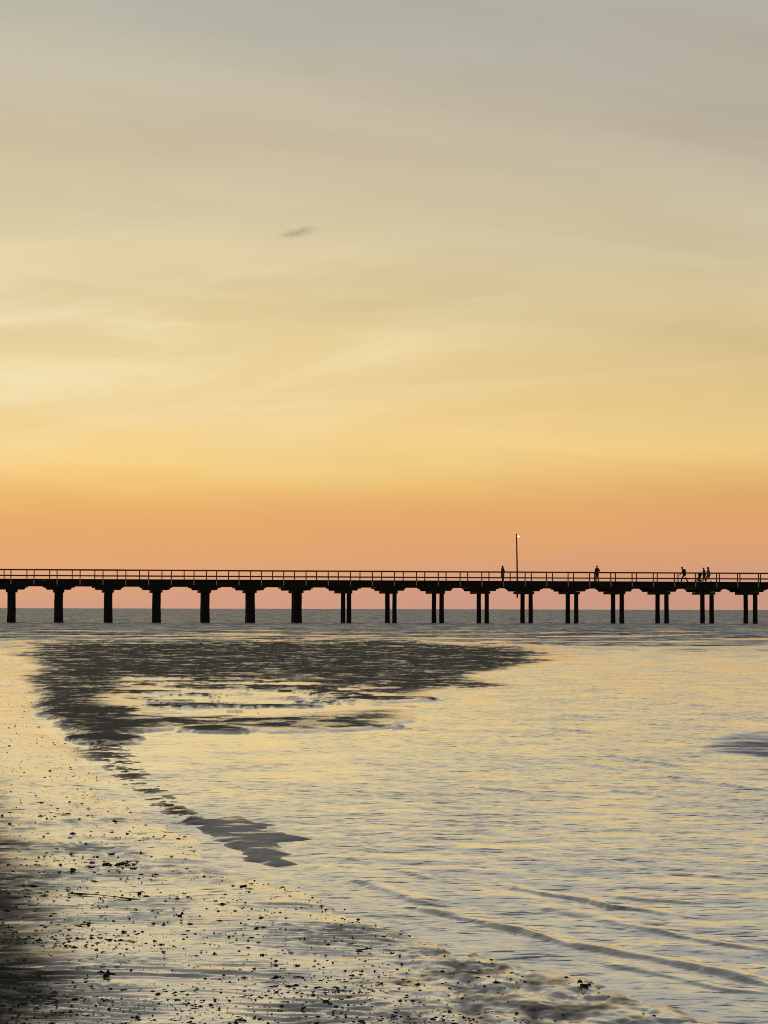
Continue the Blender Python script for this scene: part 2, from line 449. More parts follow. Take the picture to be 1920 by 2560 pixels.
# --- sea bed: one plain sheet under everything, out to the horizon
bm = bmesh.new()
vs = [bm.verts.new(p) for p in ((-60000, -3000, -0.9), (60000, -3000, -0.9), (60000, 60000, -0.9), (-60000, 60000, -0.9))]
bm.faces.new(vs)
tag(from_bm('sea_bed', bm, mat('sea_bed_sand', (0.09, 0.08, 0.065), 0.9, noise=0.3, nscale=0.5)), kind='structure')

# --- sea
CRESTS = [
    ([(850, 2200), (887, 2209), (949, 2224), (987, 2240), (1064, 2257), (1130, 2266)], 0.011),
    ([(940, 2166), (1026, 2185), (1070, 2197)], 0.012), ([(870, 2144), (925, 2157)], 0.010),
    ([(1000, 2262), (1049, 2276), (1122, 2292), (1199, 2309), (1280, 2328), (1396, 2355), (1550, 2388), (1666, 2409), (1782, 2434), (1920, 2459), (2100, 2495)], 0.016),
    ([(1230, 2208), (1280, 2220), (1396, 2243), (1465, 2255), (1527, 2272), (1608, 2280), (1680, 2293)], 0.015),
    ([(1310, 2266), (1434, 2290), (1496, 2301), (1569, 2317), (1627, 2328), (1743, 2344), (1820, 2363), (1960, 2384)], 0.013),
    ([(1470, 2390), (1581, 2425), (1646, 2440), (1762, 2467), (1820, 2477), (1960, 2487)], 0.008),
    ([(1180, 1968), (1280, 1979), (1396, 1991), (1500, 1997)], 0.014), ([(1490, 1977), (1588, 1983), (1680, 1995)], 0.015),
    ([(1430, 1905), (1527, 1921), (1575, 1929)], 0.014), ([(1630, 1938), (1704, 1948), (1762, 1958), (1859, 1971), (1960, 1984)], 0.017),
    ([(1225, 1785), (1330, 1815), (1411, 1826), (1560, 1841)], 0.020), ([(1370, 1784), (1540, 1798)], 0.020),
    ([(1480, 1876), (1556, 1896), (1654, 1910), (1780, 1932)], 0.018), ([(1700, 1781), (1940, 1796)], 0.026),
    ([(1560, 1742), (1654, 1754), (1810, 1771)], 0.026), ([(1520, 1763), (1640, 1776)], 0.022),
    ([(1500, 2240), (1640, 2252), (1760, 2262)], 0.008), ([(1560, 2130), (1660, 2136)], 0.008), ([(1640, 2180), (1780, 2192), (1930, 2200)], 0.009),
    ([(980, 2060), (1090, 2066), (1180, 2074)], 0.009), ([(1330, 2130), (1420, 2140)], 0.008), ([(850, 2083), (920, 2085), (1000, 2083)], 0.010)]
def z_sea(X, Y):
    px, py = to_px(X, Y, np.zeros_like(X)); px = np.where(Y > 2, px, 960.0); py = np.where(Y > 2, py, 4000.0)
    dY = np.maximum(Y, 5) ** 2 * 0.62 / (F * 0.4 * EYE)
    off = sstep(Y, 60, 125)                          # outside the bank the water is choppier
    shallow = poly_sd(px, py, SHORE)
    damp = 0.25 + 0.75 * sstep(-shallow, 0, 500)
    r = np.random.default_rng(5)
    z = np.zeros_like(X)
    for i in range(46):                              # short wind waves, spread of directions
        lam = 0.09 * (0.8 / 0.09) ** r.random()
        th = r.normal(-0.25, 0.55) + math.pi / 2
        kx, ky = math.cos(th) * 2 * math.pi / lam, math.sin(th) * 2 * math.pi / lam
        keep = np.clip(1.6 - np.abs(ky) * dY / 1.3, 0, 1)
        A = 0.0008 * lam ** 0.95
        z += A * keep * np.sin(kx * X + ky * Y + r.random() * 6.28)
    z *= (0.55 + 0.75 * np.clip(0.5 + 1.2 * fbm(X * 0.25, Y * 0.12, 3, 77), 0, 1)) * damp
    # wavelets running up to the shore from the right, crests along the water's edge
    nx, ny = -0.91, -0.41
    q = nx * X + ny * Y
    along = -ny * X + nx * Y
    for lam, A, s in ((0.62, 0.0030, 81), (1.05, 0.0040, 83), (0.30, 0.0022, 85)):
        ph = q / lam + 0.55 * fbm(X * 0.5, Y * 0.22, 3, s)
        env = np.clip(-0.12 + 2.0 * fbm(q * 0.9 / lam * 0.5, along * 0.22, 3, s + 1), 0, 1)
        c = np.cos(2 * np.pi * ph)
        z += A * env * (np.maximum(c, -0.3) + 0.25 * np.cos(4 * np.pi * ph)) * np.clip(0.35 + sstep(-shallow, -60, 250), 0, 1) * (1 - sstep(Y, 35, 70))
    # the wavelets one can pick out, each a low crest with its steep side to the shore
    for pts, H in CRESTS:
        W = np.array([ground(a, b)[:2] for a, b in pts])
        m = (px > min(p_[0] for p_ in pts) - 260) & (px < max(p_[0] for p_ in pts) + 260) & (py > min(p_[1] for p_ in pts) - 160) & (py < max(p_[1] for p_ in pts) + 160) & (Y > 5)
        if not m.any(): continue
        xs, ys = X[m] + 0.07 * fbm(X[m] * 3.0, Y[m] * 2.6, 4, 15), Y[m]
        best = np.full(xs.shape, 1e9); sgn = np.ones_like(xs); tt = np.zeros_like(xs)
        for k in range(len(W) - 1):
            e = W[k + 1] - W[k]; L2 = e @ e
            t = ((xs - W[k, 0]) * e[0] + (ys - W[k, 1]) * e[1]) / L2
            tc_ = np.clip(t, 0, 1)
            d = np.hypot(xs - W[k, 0] - tc_ * e[0], ys - W[k, 1] - tc_ * e[1])
            side_ = np.sign(e[0] * (ys - W[k, 1]) - e[1] * (xs - W[k, 0]))
            hit = d < best
            best = np.where(hit, d, best); sgn = np.where(hit, side_, sgn); tt = np.where(hit, (k + tc_) / (len(W) - 1), tt)
        wd = np.where(sgn < 0, 0.020, 0.070) * (1 + 0.6 * fbm(xs * 4, ys * 3, 2, 25)) * (1 + 0.02 * np.mean(W[:, 1]))
        endf = sstep(tt, 0.0, 0.18) * (1 - sstep(tt, 0.82, 1.0)) * np.clip(0.75 + 0.9 * fbm(xs * 2.4, ys * 2.0, 3, 19), 0.2, 1.15)
        z[m] += 1.15 * H * endf * np.exp(-(best / wd) ** 2)
    # bigger sea beyond
    for i in range(40):
        lam = 1.5 * (14 / 1.5) ** r.random()
        th = r.normal(0.1, 0.5) + math.pi / 2
        kx, ky = math.cos(th) * 2 * math.pi / lam, math.sin(th) * 2 * math.pi / lam
        keep = np.clip(1.6 - np.abs(ky) * dY / 1.3, 0, 1)
        z += off * 0.0042 * lam ** 0.9 * keep * np.sin(kx * X + ky * Y + r.random() * 6.28)
    z *= 1 - sstep(Y, 600, 1500)
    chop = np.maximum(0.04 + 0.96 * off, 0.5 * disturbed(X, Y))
    calm = np.exp(-((((px - 600) / 560) ** 2 + ((py - 1835) / 130) ** 2)) ** 1.5) * (Y > 5) * np.clip(0.75 + 0.9 * fbm(X * 0.6, Y * 0.4, 3, 121), 0, 1)
    return z * (1 - 0.7 * calm), {'chop': chop, 'calm': calm}
yr = [-12.0, -6.0, 0.5, 3.0, 5.0] + rows(6.4, 420.0, 0.62) + [520, 700, 1000, 1600, 3000, 6000, 12000, 25000, 50000]
me = sheet('sea', np.array(yr), slopes(0.205, 1.6 / (F * 0.4), 3.0), z_sea, extra=13.0 if False else 0.0)
co = np.empty(len(me.vertices) * 3, np.float32); me.vertices.foreach_get('co', co); co = co.reshape(-1, 3)
sl_all = slopes(0.205, 1.6 / (F * 0.4), 3.0); ncol = len(sl_all)
for r_ in range(5):
    co[r_ * ncol:(r_ + 1) * ncol, 0] = sl_all * (6.4 + (4 - r_) * 2); co[r_ * ncol:(r_ + 1) * ncol, 2] = 0.0
me.vertices.foreach_set('co', co.ravel()); me.update()

def water_material():
    m = bpy.data.materials.new('sea_water'); m.use_nodes = True
    t = m.node_tree; b = t.nodes['Principled BSDF']
    chop = N(t, 'ShaderNodeAttribute', attribute_name='chop').outputs['Fac']
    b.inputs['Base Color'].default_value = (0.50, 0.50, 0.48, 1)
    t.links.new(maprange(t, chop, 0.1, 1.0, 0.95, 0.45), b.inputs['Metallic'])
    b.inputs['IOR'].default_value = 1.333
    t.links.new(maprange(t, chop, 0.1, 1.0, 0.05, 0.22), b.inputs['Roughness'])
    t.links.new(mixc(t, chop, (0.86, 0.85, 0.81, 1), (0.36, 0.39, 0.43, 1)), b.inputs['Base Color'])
    x = N(t, 'ShaderNodeTexCoord')
    def slope(sc, st, k, det=3.0):
        mp = N(t, 'ShaderNodeMapping'); mp.inputs['Scale'].default_value = st; t.links.new(x.outputs['Object'], mp.inputs[0])
        n = N(t, 'ShaderNodeTexNoise', i_Scale=sc, i_Detail=det, i_Roughness=0.55, i_Distortion=0.3); t.links.new(mp.outputs[0], n.inputs['Vector'])
        v = N(t, 'ShaderNodeVectorMath', operation='SUBTRACT'); t.links.new(n.outputs['Color'], v.inputs[0]); v.inputs[1].default_value = (0.5, 0.5, 0.5)
        v2 = N(t, 'ShaderNodeVectorMath', operation='MULTIPLY'); t.links.new(v.outputs[0], v2.inputs[0])
        v2.inputs[1].default_value = (k * 0.8, k, 0.0)
        return v2.outputs[0]
    def scale(v, f):
        q = N(t, 'ShaderNodeVectorMath', operation='SCALE'); t.links.new(v, q.inputs[0]); t.links.new(f, q.inputs['Scale']); return q.outputs[0]
    def add(a, c):
        q = N(t, 'ShaderNodeVectorMath', operation='ADD'); t.links.new(a, q.inputs[0]); t.links.new(c, q.inputs[1]); return q.outputs[0]
    # gusts: patches where the small waves stand steeper
    mg = N(t, 'ShaderNodeMapping'); mg.inputs['Scale'].default_value = (0.5, 0.085, 1); t.links.new(x.outputs['Object'], mg.inputs[0])
    g = N(t, 'ShaderNodeTexNoise', i_Scale=1.0, i_Detail=6.0, i_Roughness=0.65); t.links.new(mg.outputs[0], g.inputs['Vector'])
    gust = maprange(t, g.outputs[0], 0.36, 0.64, 0.25, 2.2, False)
    g2 = N(t, 'ShaderNodeTexNoise', i_Scale=0.9, i_Detail=4.0, i_Roughness=0.6); t.links.new(x.outputs['Object'], g2.inputs['Vector'])
    gust2 = maprange(t, g2.outputs[0], 0.35, 0.65, 0.3, 1.7, False)
    fine0 = add(slope(17.0, (0.5, 1.6, 1), NEARK * 0.9), slope(6.5, (0.5, 1.4, 1), NEARK * 0.7))
    sf = N(t, 'ShaderNodeSeparateXYZ'); t.links.new(fine0, sf.inputs[0])
    cf = N(t, 'ShaderNodeCombineXYZ'); t.links.new(math_node(t, 'MULTIPLY', sf.outputs[0], 0.5), cf.inputs[0])
    ay = math_node(t, 'ABSOLUTE', sf.outputs[1])
    st_ = math_node(t, 'MULTIPLY_ADD', math_node(t, 'MAXIMUM', math_node(t, 'ADD', ay, -0.085), 0.0), 11.0, math_node(t, 'MULTIPLY', ay, 1.2))
    t.links.new(math_node(t, 'MULTIPLY', st_, -1.0), cf.inputs[1])
    calm = N(t, 'ShaderNodeAttribute', attribute_name='calm').outputs['Fac']
    fine = scale(scale(cf.outputs[0], gust2), math_node(t, 'MULTIPLY_ADD', calm, -0.7, 1.0))
    far0 = add(slope(0.9, (0.7, 1.2, 1), FARK), slope(0.2, (0.6, 1.0, 1), FARK * 0.6))
    # seas running shorewards are steeper on their shore side
    sx = N(t, 'ShaderNodeSeparateXYZ'); t.links.new(far0, sx.inputs[0])
    cx2 = N(t, 'ShaderNodeCombineXYZ'); t.links.new(sx.outputs[0], cx2.inputs[0])
    t.links.new(math_node(t, 'MULTIPLY', math_node(t, 'ABSOLUTE', sx.outputs[1]), -1.0), cx2.inputs[1])
    far = scale(scale(cx2.outputs[0], gust), chop)
    geo = N(t, 'ShaderNodeNewGeometry')
    nn = N(t, 'ShaderNodeVectorMath', operation='NORMALIZE')
    t.links.new(add(geo.outputs['Normal'], add(fine, far)), nn.inputs[0])
    t.links.new(nn.outputs[0], b.inputs['Normal'])
    return m
NEARK, FARK = 0.54, 2.5
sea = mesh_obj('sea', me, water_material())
tag(sea, kind='structure')

# ------------------------------------------------------------------ the pier
MSL = 0.155                                            # how the pier's line falls away to the right
c_, s_ = 1 / math.hypot(1, MSL), MSL / math.hypot(1, MSL)
Y0 = 230.0
PIER_RZ = math.atan2(s_, c_)
pier = empty('pier', (0, Y0, 0), PIER_RZ)
tag(pier, 'long dark timber jetty on piles crossing the whole view above the sea', 'pier')
def along(px):
    """distance along the pier of the front face that shows at px"""
    u = (px - PW / 2) / F
    return u * Y0 / (c_ - u * s_)
WID = 4.05
DECK = EYE + 2.93
timber = mat('weathered_timber', (0.020, 0.017, 0.015), 0.85, 0.2, noise=0.45, bump=0.01, nscale=3.0)
pile_m = mat('tarred_pile_timber', (0.012, 0.011, 0.011), 0.8, 0.25, noise=0.5, bump=0.02, nscale=2.5)
rail_m = mat('backlit_red_rail_timber', (0.15, 0.050, 0.030), 0.7, 0.3, noise=0.3, nscale=6.0)  # red-brown of bright-sky bleed put into the rail colour
galv = mat('galvanised_steel', (0.42, 0.42, 0.43), 0.45, 0.5, 0.3, noise=0.2, nscale=14.0)

bent_px = [30, 148, 272, 393, 515, 629, 746, 865, 979, 1097, 1210, 1320, 1434, 1548, 1660, 1773, 1882]
bent_s = [along(p) for p in bent_px]
bent_s = [bent_s[0] - 4.94 * 2, bent_s[0] - 4.94] + bent_s + [bent_s[-1] + 4.94, bent_s[-1] + 4.94 * 2]
S0, S1 = bent_s[0] - 2.4, bent_s[-1] + 2.4
L = S1 - S0

def wood_box(c, s, bev=0.015, jit=0.0):
    bm = bmesh.new(); bm_box(bm, c, s, bev)
    if jit:
        for v in bm.verts: v.co += Vector([random.uniform(-jit, jit) for _ in range(3)])
    return bm

# deck: boards laid across the pier, their ends making the deck edge; kerb boards along both edges
bm = bmesh.new(); n = int(L / 0.24)
for i in range(n):
    bm_box(bm, (S0 + (i + 0.5) * L / n, WID / 2 + random.uniform(-0.02, 0.02), DECK - 0.055), (L / n - 0.014, WID + 0.10, 0.09 + random.uniform(0, 0.012)))
deck = from_bm('deck', bm, timber, pier)
tag(deck, kind='stuff')
# stringers under the boards, jointed at each bent
for y in (0.12, 1.4, 2.65, WID - 0.12):
    bm = bmesh.new()
    ends = [S0] + [b for b in bent_s[1:-1]] + [S1]
    for a, b in zip(ends, ends[1:]):
        bm_box(bm, ((a + b) / 2, y + random.uniform(-0.01, 0.01), DECK - 0.12 - 0.28), (b - a - 0.012, 0.26, 0.56 + random.uniform(-0.012, 0.012)), 0.012)
    from_bm('stringer', bm, timber, pier)

def pile_bm(s, y, r, top, lean=(0, 0)):
    bm = bmesh.new()
    zs = np.linspace(-0.85, top, 10)
    ph = [random.uniform(0, 6.28) for _ in range(3)]
    rings = []
    for z in zs:
        t = (z + 0.85) / (top + 0.85)
        ring = []
        for k in range(14):
            a = 2 * math.pi * k / 14
            rr = r * (1.03 - 0.06 * t) * (1 + 0.025 * math.sin(3 * a + ph[0] + z * 2) + 0.02 * math.sin(5 * a + ph[1] + z * 5))
            if z < 0.5: rr *= 1.03 + 0.02 * math.sin(7 * a + z * 9)
            ring.append(bm.verts.new((s + lean[0] * (1 - t) + rr * math.cos(a), y + rr * math.sin(a), z)))
        rings.append(ring)
    for A, B in zip(rings, rings[1:]):
        for k in range(14): bm.faces.new((A[k], A[(k + 1) % 14], B[(k + 1) % 14], B[k]))
    bm.faces.new(rings[-1]); bm.faces.new(rings[0][::-1])
    return bm

ZS = EYE + 2.25          # underside of stringers
for i, s in enumerate(bent_s):
    idx = i - 2
    j = lambda a: random.uniform(-a, a)
    # crosshead across the pier on the pile heads
    cap_z = EYE + 1.62
    capw = 0.62 if idx < 7 else 0.74
    bm = wood_box((s, WID / 2, cap_z + 0.14), (capw * 2 * 0.92, WID + 0.15, 0.28 + j(0.01)), 0.02, 0.012)
    cap = from_bm('crosshead', bm, timber, pier)
    # two tiers of corbels along the pier under each outer stringer, ends cut on the skew
    for y in (0.12, WID - 0.12):
        for half, z0, z1 in ((1.34 + j(0.06), EYE + 1.905, EYE + 2.11), (1.62 + j(0.08), EYE + 2.113, ZS - 0.003)):
            bm = bmesh.new()
            r = bm_box(bm, (s + j(0.05), y, (z0 + z1) / 2), (half * 2, 0.34, z1 - z0), 0.0)
            for v in r['verts']:
                if v.co.z < (z0 + z1) / 2: v.co.x = s + (v.co.x - s) * (0.93 + j(0.02))
                v.co.x += j(0.015)
            bmesh.ops.bevel(bm, geom=bm.edges[:], offset=0.02, segments=1, affect='EDGES')
            from_bm('corbel', bm, timber, cap)
    if idx < 7:
        from_bm('pile', pile_bm(s, 0.55, 0.445 + j(0.02), cap_z), pile_m, cap, True)
        from_bm('pile', pile_bm(s - 0.02, 2.15, 0.26, cap_z), pile_m, cap, True)
        from_bm('pile', pile_bm(s - 0.04, 3.55, 0.26, cap_z), pile_m, cap, True)
    else:
        sep_ = {7: 0.40, 8: 0.50}.get(idx, 0.53)
        from_bm('pile', pile_bm(s + 0.40, 0.45, 0.245 + j(0.01), cap_z), pile_m, cap, True)
        from_bm('pile', pile_bm(s + 0.40 - sep_, 2.05, 0.25 + j(0.01), cap_z), pile_m, cap, True)

# railings: front posts run down over the deck edge on steel straps; rear posts are staggered
post0 = along(28); PS = 2.327
front_s = [post0 + PS * k for k in range(-4, 41) if S0 < post0 + PS * k < S1]
rear_s = [x + 1.58 for x in front_s if x + 1.58 < S1]
RAIL = DECK + 1.06
def post_mesh(front):
    bm = bmesh.new()
    bm_box(bm, (0, 0, 0.5), (0.105, 0.105, 1.0 + 0.04), 0.008)
    me = bpy.data.meshes.new('post'); bmesh.ops.recalc_face_normals(bm, faces=bm.faces); bm.to_mesh(me); bm.free()
    me.materials.append(rail_m); return me
pm = post_mesh(True)
bm = bmesh.new(); bm_box(bm, (0, 0, -0.27), (0.095, 0.03, 0.50), 0.005); bm_box(bm, (0, 0.03, -0.03), (0.12, 0.05, 0.05), 0.004)
for zz_ in (-0.12, -0.4):
    bmesh.ops.create_cone(bm, cap_ends=True, segments=8, radius1=0.022, radius2=0.02, depth=0.03, matrix=Matrix.Translation((0, -0.025, zz_)) @ Matrix.Rotation(math.pi / 2, 4, 'X'))
sm = bpy.data.meshes.new('post_strap'); bm.to_mesh(sm); bm.free(); sm.materials.append(galv)
bm = bmesh.new(); bm_box(bm, (0, 0, 0.03), (0.17, 0.17, 0.06), 0.01)
fm = bpy.data.meshes.new('post_shoe'); bm.to_mesh(fm); bm.free(); fm.materials.append(rail_m)
for s in front_s:
    p = mesh_obj('post', pm, None, pier); p.location = (s, 0.02, DECK); p.rotation_euler = (random.uniform(-0.012, 0.012), random.uniform(-0.012, 0.012), 0)
    q = mesh_obj('post_strap', sm, None, p); q.location = (0, -0.085, 0)
    q = mesh_obj('post_shoe', fm, None, p)
for s in rear_s:
    p = mesh_obj('post', pm, None, pier); p.location = (s, WID - 0.02, DECK); p.rotation_euler = (random.uniform(-0.012, 0.012), random.uniform(-0.012, 0.012), 0)
    q = mesh_obj('post_shoe', fm, None, p)
for y, ss_ in ((0.02, front_s), (WID - 0.02, rear_s)):
    sgn = -1 if y < 1 else 1
    bm = bmesh.new()
    cuts = [S0] + ss_[1:-1:2] + [S1]
    for a, b in zip(cuts, cuts[1:]):
        bm_box(bm, ((a + b) / 2, y, RAIL - 0.035 + random.uniform(-0.008, 0.008)), (b - a - 0.006, 0.16, 0.09), 0.01)
    from_bm('top_rail', bm, rail_m, pier)
    bm = bmesh.new()
    for a, b in zip(cuts, cuts[1:]):
        bm_box(bm, ((a + b) / 2, y - sgn * 0.075, DECK + 0.42 + random.uniform(-0.008, 0.008)), (b - a - 0.006, 0.045, 0.085), 0.006)
    from_bm('mid_rail', bm, rail_m, pier)
    bm = bmesh.new()
    for a, b in zip(cuts, cuts[1:]):
        bm_box(bm, ((a + b) / 2, y - sgn * 0.17, DECK + 0.035), (b - a - 0.01, 0.14, 0.07), 0.01)
    from_bm('kerb', bm, timber, pier)

def pier_pt(px, back, z=0.0):
    """world point on the pier: shown at px, `back` metres behind the front face"""
    u = (px - PW / 2) / F
    # front line origin (0,Y0), direction (c,s); inward normal (-s,c)
    # X = a*c - back*s ; Y = Y0 + a*s + back*c ; X/Y = u
    a = (u * (Y0 + back * c_) + back * s_) / (c_ - u * s_)
    return Vector((a * c_ - back * s_, Y0 + a * s_ + back * c_, z))

# ------------------------------------------------------------------ lamp post on the rear edge of the pier
p = pier_pt(1293.5, WID + 0.16)
lp = empty('lamp_post', (p.x, p.y, 0), PIER_RZ)
tag(lp, 'tall slim lamp post with one lit lamp on the far side of the pier', 'lamp post')
pole_m = mat('rusted_pole_paint', (0.07, 0.028, 0.012), 0.6, 0.3, noise=0.4, nscale=9.0)
bm = bmesh.new()
bm_tube(bm, [(0.0, 0, EYE + 1.22), (0.0, 0, DECK), (-0.03, 0, DECK + 2.5), (-0.085, 0, DECK + 5.15)], [0.095, 0.09, 0.08, 0.062], 12)
from_bm('pole', bm, pole_m, lp, True)
bm = bmesh.new()
for z in (DECK - 0.45, DECK - 0.1): bm_box(bm, (0, -0.09, z), (0.26, 0.2, 0.06), 0.008)
from_bm('clamp', bm, galv, lp)
bm = bmesh.new(); bm_tube(bm, [(-0.085, 0, DECK + 5.12), (-0.085, 0, DECK + 5.19)], [0.075, 0.05], 12)
from_bm('pole_cap', bm, pole_m, lp, True)
bm = bmesh.new(); bm_tube(bm, [(-0.08, 0, DECK + 4.98), (0.0, -0.03, DECK + 5.0), (0.06, -0.07, DECK + 4.97)], [0.03, 0.03, 0.03], 8)
from_bm('arm', bm, pole_m, lp, True)
# drum head tipped towards the deck and the shore
T = Matrix.Translation((0.075, -0.12, DECK + 4.86)) @ Matrix.Rotation(math.radians(62), 4, 'X')
bm = bmesh.new(); bmesh.ops.create_cone(bm, cap_ends=False, segments=20, radius1=0.11, radius2=0.165, depth=0.16, matrix=T @ Matrix.Translation((0, 0, 0.0)))
bmesh.ops.create_cone(bm, cap_ends=True, segments=20, radius1=0.07, radius2=0.11, depth=0.06, matrix=T @ Matrix.Translation((0, 0, -0.11)))
head = from_bm('lamp_head', bm, pole_m, lp, True)
lens_m = bpy.data.materials.new('lit_lens'); lens_m.use_nodes = True
lb = lens_m.node_tree.nodes['Principled BSDF']
lb.inputs['Base Color'].default_value = (1, 0.9, 0.7, 1); lb.inputs['Emission Color'].default_value = (1.0, 0.82, 0.45, 1); lb.inputs['Emission Strength'].default_value = 2.2
bm = bmesh.new(); bmesh.ops.create_uvsphere(bm, u_segments=16, v_segments=8, radius=0.125, matrix=T @ Matrix.Translation((0, 0, 0.06)) @ Matrix.Diagonal((1, 1, 0.45, 1)))
from_bm('lens', bm, lens_m, head, True)
ld = bpy.data.lights.new('lamp_light', 'POINT'); ld.energy = 4; ld.color = (1, 0.8, 0.5); ld.shadow_soft_size = 0.12
lo = bpy.data.objects.new('lamp_light', ld); COL.objects.link(lo); lo.parent = lp; lo.location = (0.075, -0.33, DECK + 4.95)

# ------------------------------------------------------------------ people on the pier
def remeshed(name, parts, m, parent, voxel, grow=0.0):
    """a list of tapered limbs and ellipsoids fused into one continuous skin"""
    bm = bmesh.new()
    for p in parts:
        if p[0] == 'tube':
            r = [x + grow for x in p[2]]
            bm_tube(bm, p[1], r, 12)
            for q, rr in ((p[1][0], r[0]), (p[1][-1], r[-1])):
                bmesh.ops.create_icosphere(bm, subdivisions=2, radius=rr, matrix=Matrix.Translation(q))
            for q, rr in zip(p[1][1:-1], r[1:-1]):
                bmesh.ops.create_icosphere(bm, subdivisions=2, radius=rr * 0.99, matrix=Matrix.Translation(q))
        else:
            _, c, s = p
            bmesh.ops.create_icosphere(bm, subdivisions=3, radius=1.0, matrix=Matrix.Translation(c) @ Matrix.Diagonal((s[0] + grow, s[1] + grow, s[2] + grow, 1)))
    me = bpy.data.meshes.new(name); bm.to_mesh(me); bm.free()
    o = bpy.data.objects.new('tmp', me); COL.objects.link(o)
    md = o.modifiers.new('r', 'REMESH'); md.mode = 'VOXEL'; md.voxel_size = voxel
    sm_ = o.modifiers.new('s', 'SMOOTH'); sm_.iterations = 2; sm_.factor = 0.5
    dg = bpy.context.evaluated_depsgraph_get()
    me2 = bpy.data.meshes.new_from_object(o.evaluated_get(dg)); me2.name = name
    bpy.data.objects.remove(o); bpy.data.meshes.remove(me)
    me2.materials.clear(); me2.materials.append(m)
    return mesh_obj(name, me2, None, parent, True)

skin_m = mat('skin', (0.30, 0.17, 0.11), 0.55, 0.4, noise=0.1, nscale=20)
hair_m = mat('dark_hair', (0.015, 0.010, 0.008), 0.6, 0.3, noise=0.4, nscale=40)
def cloth(name, c): return mat(name, c, 0.9, 0.15, noise=0.3, nscale=18, bump=0.004)

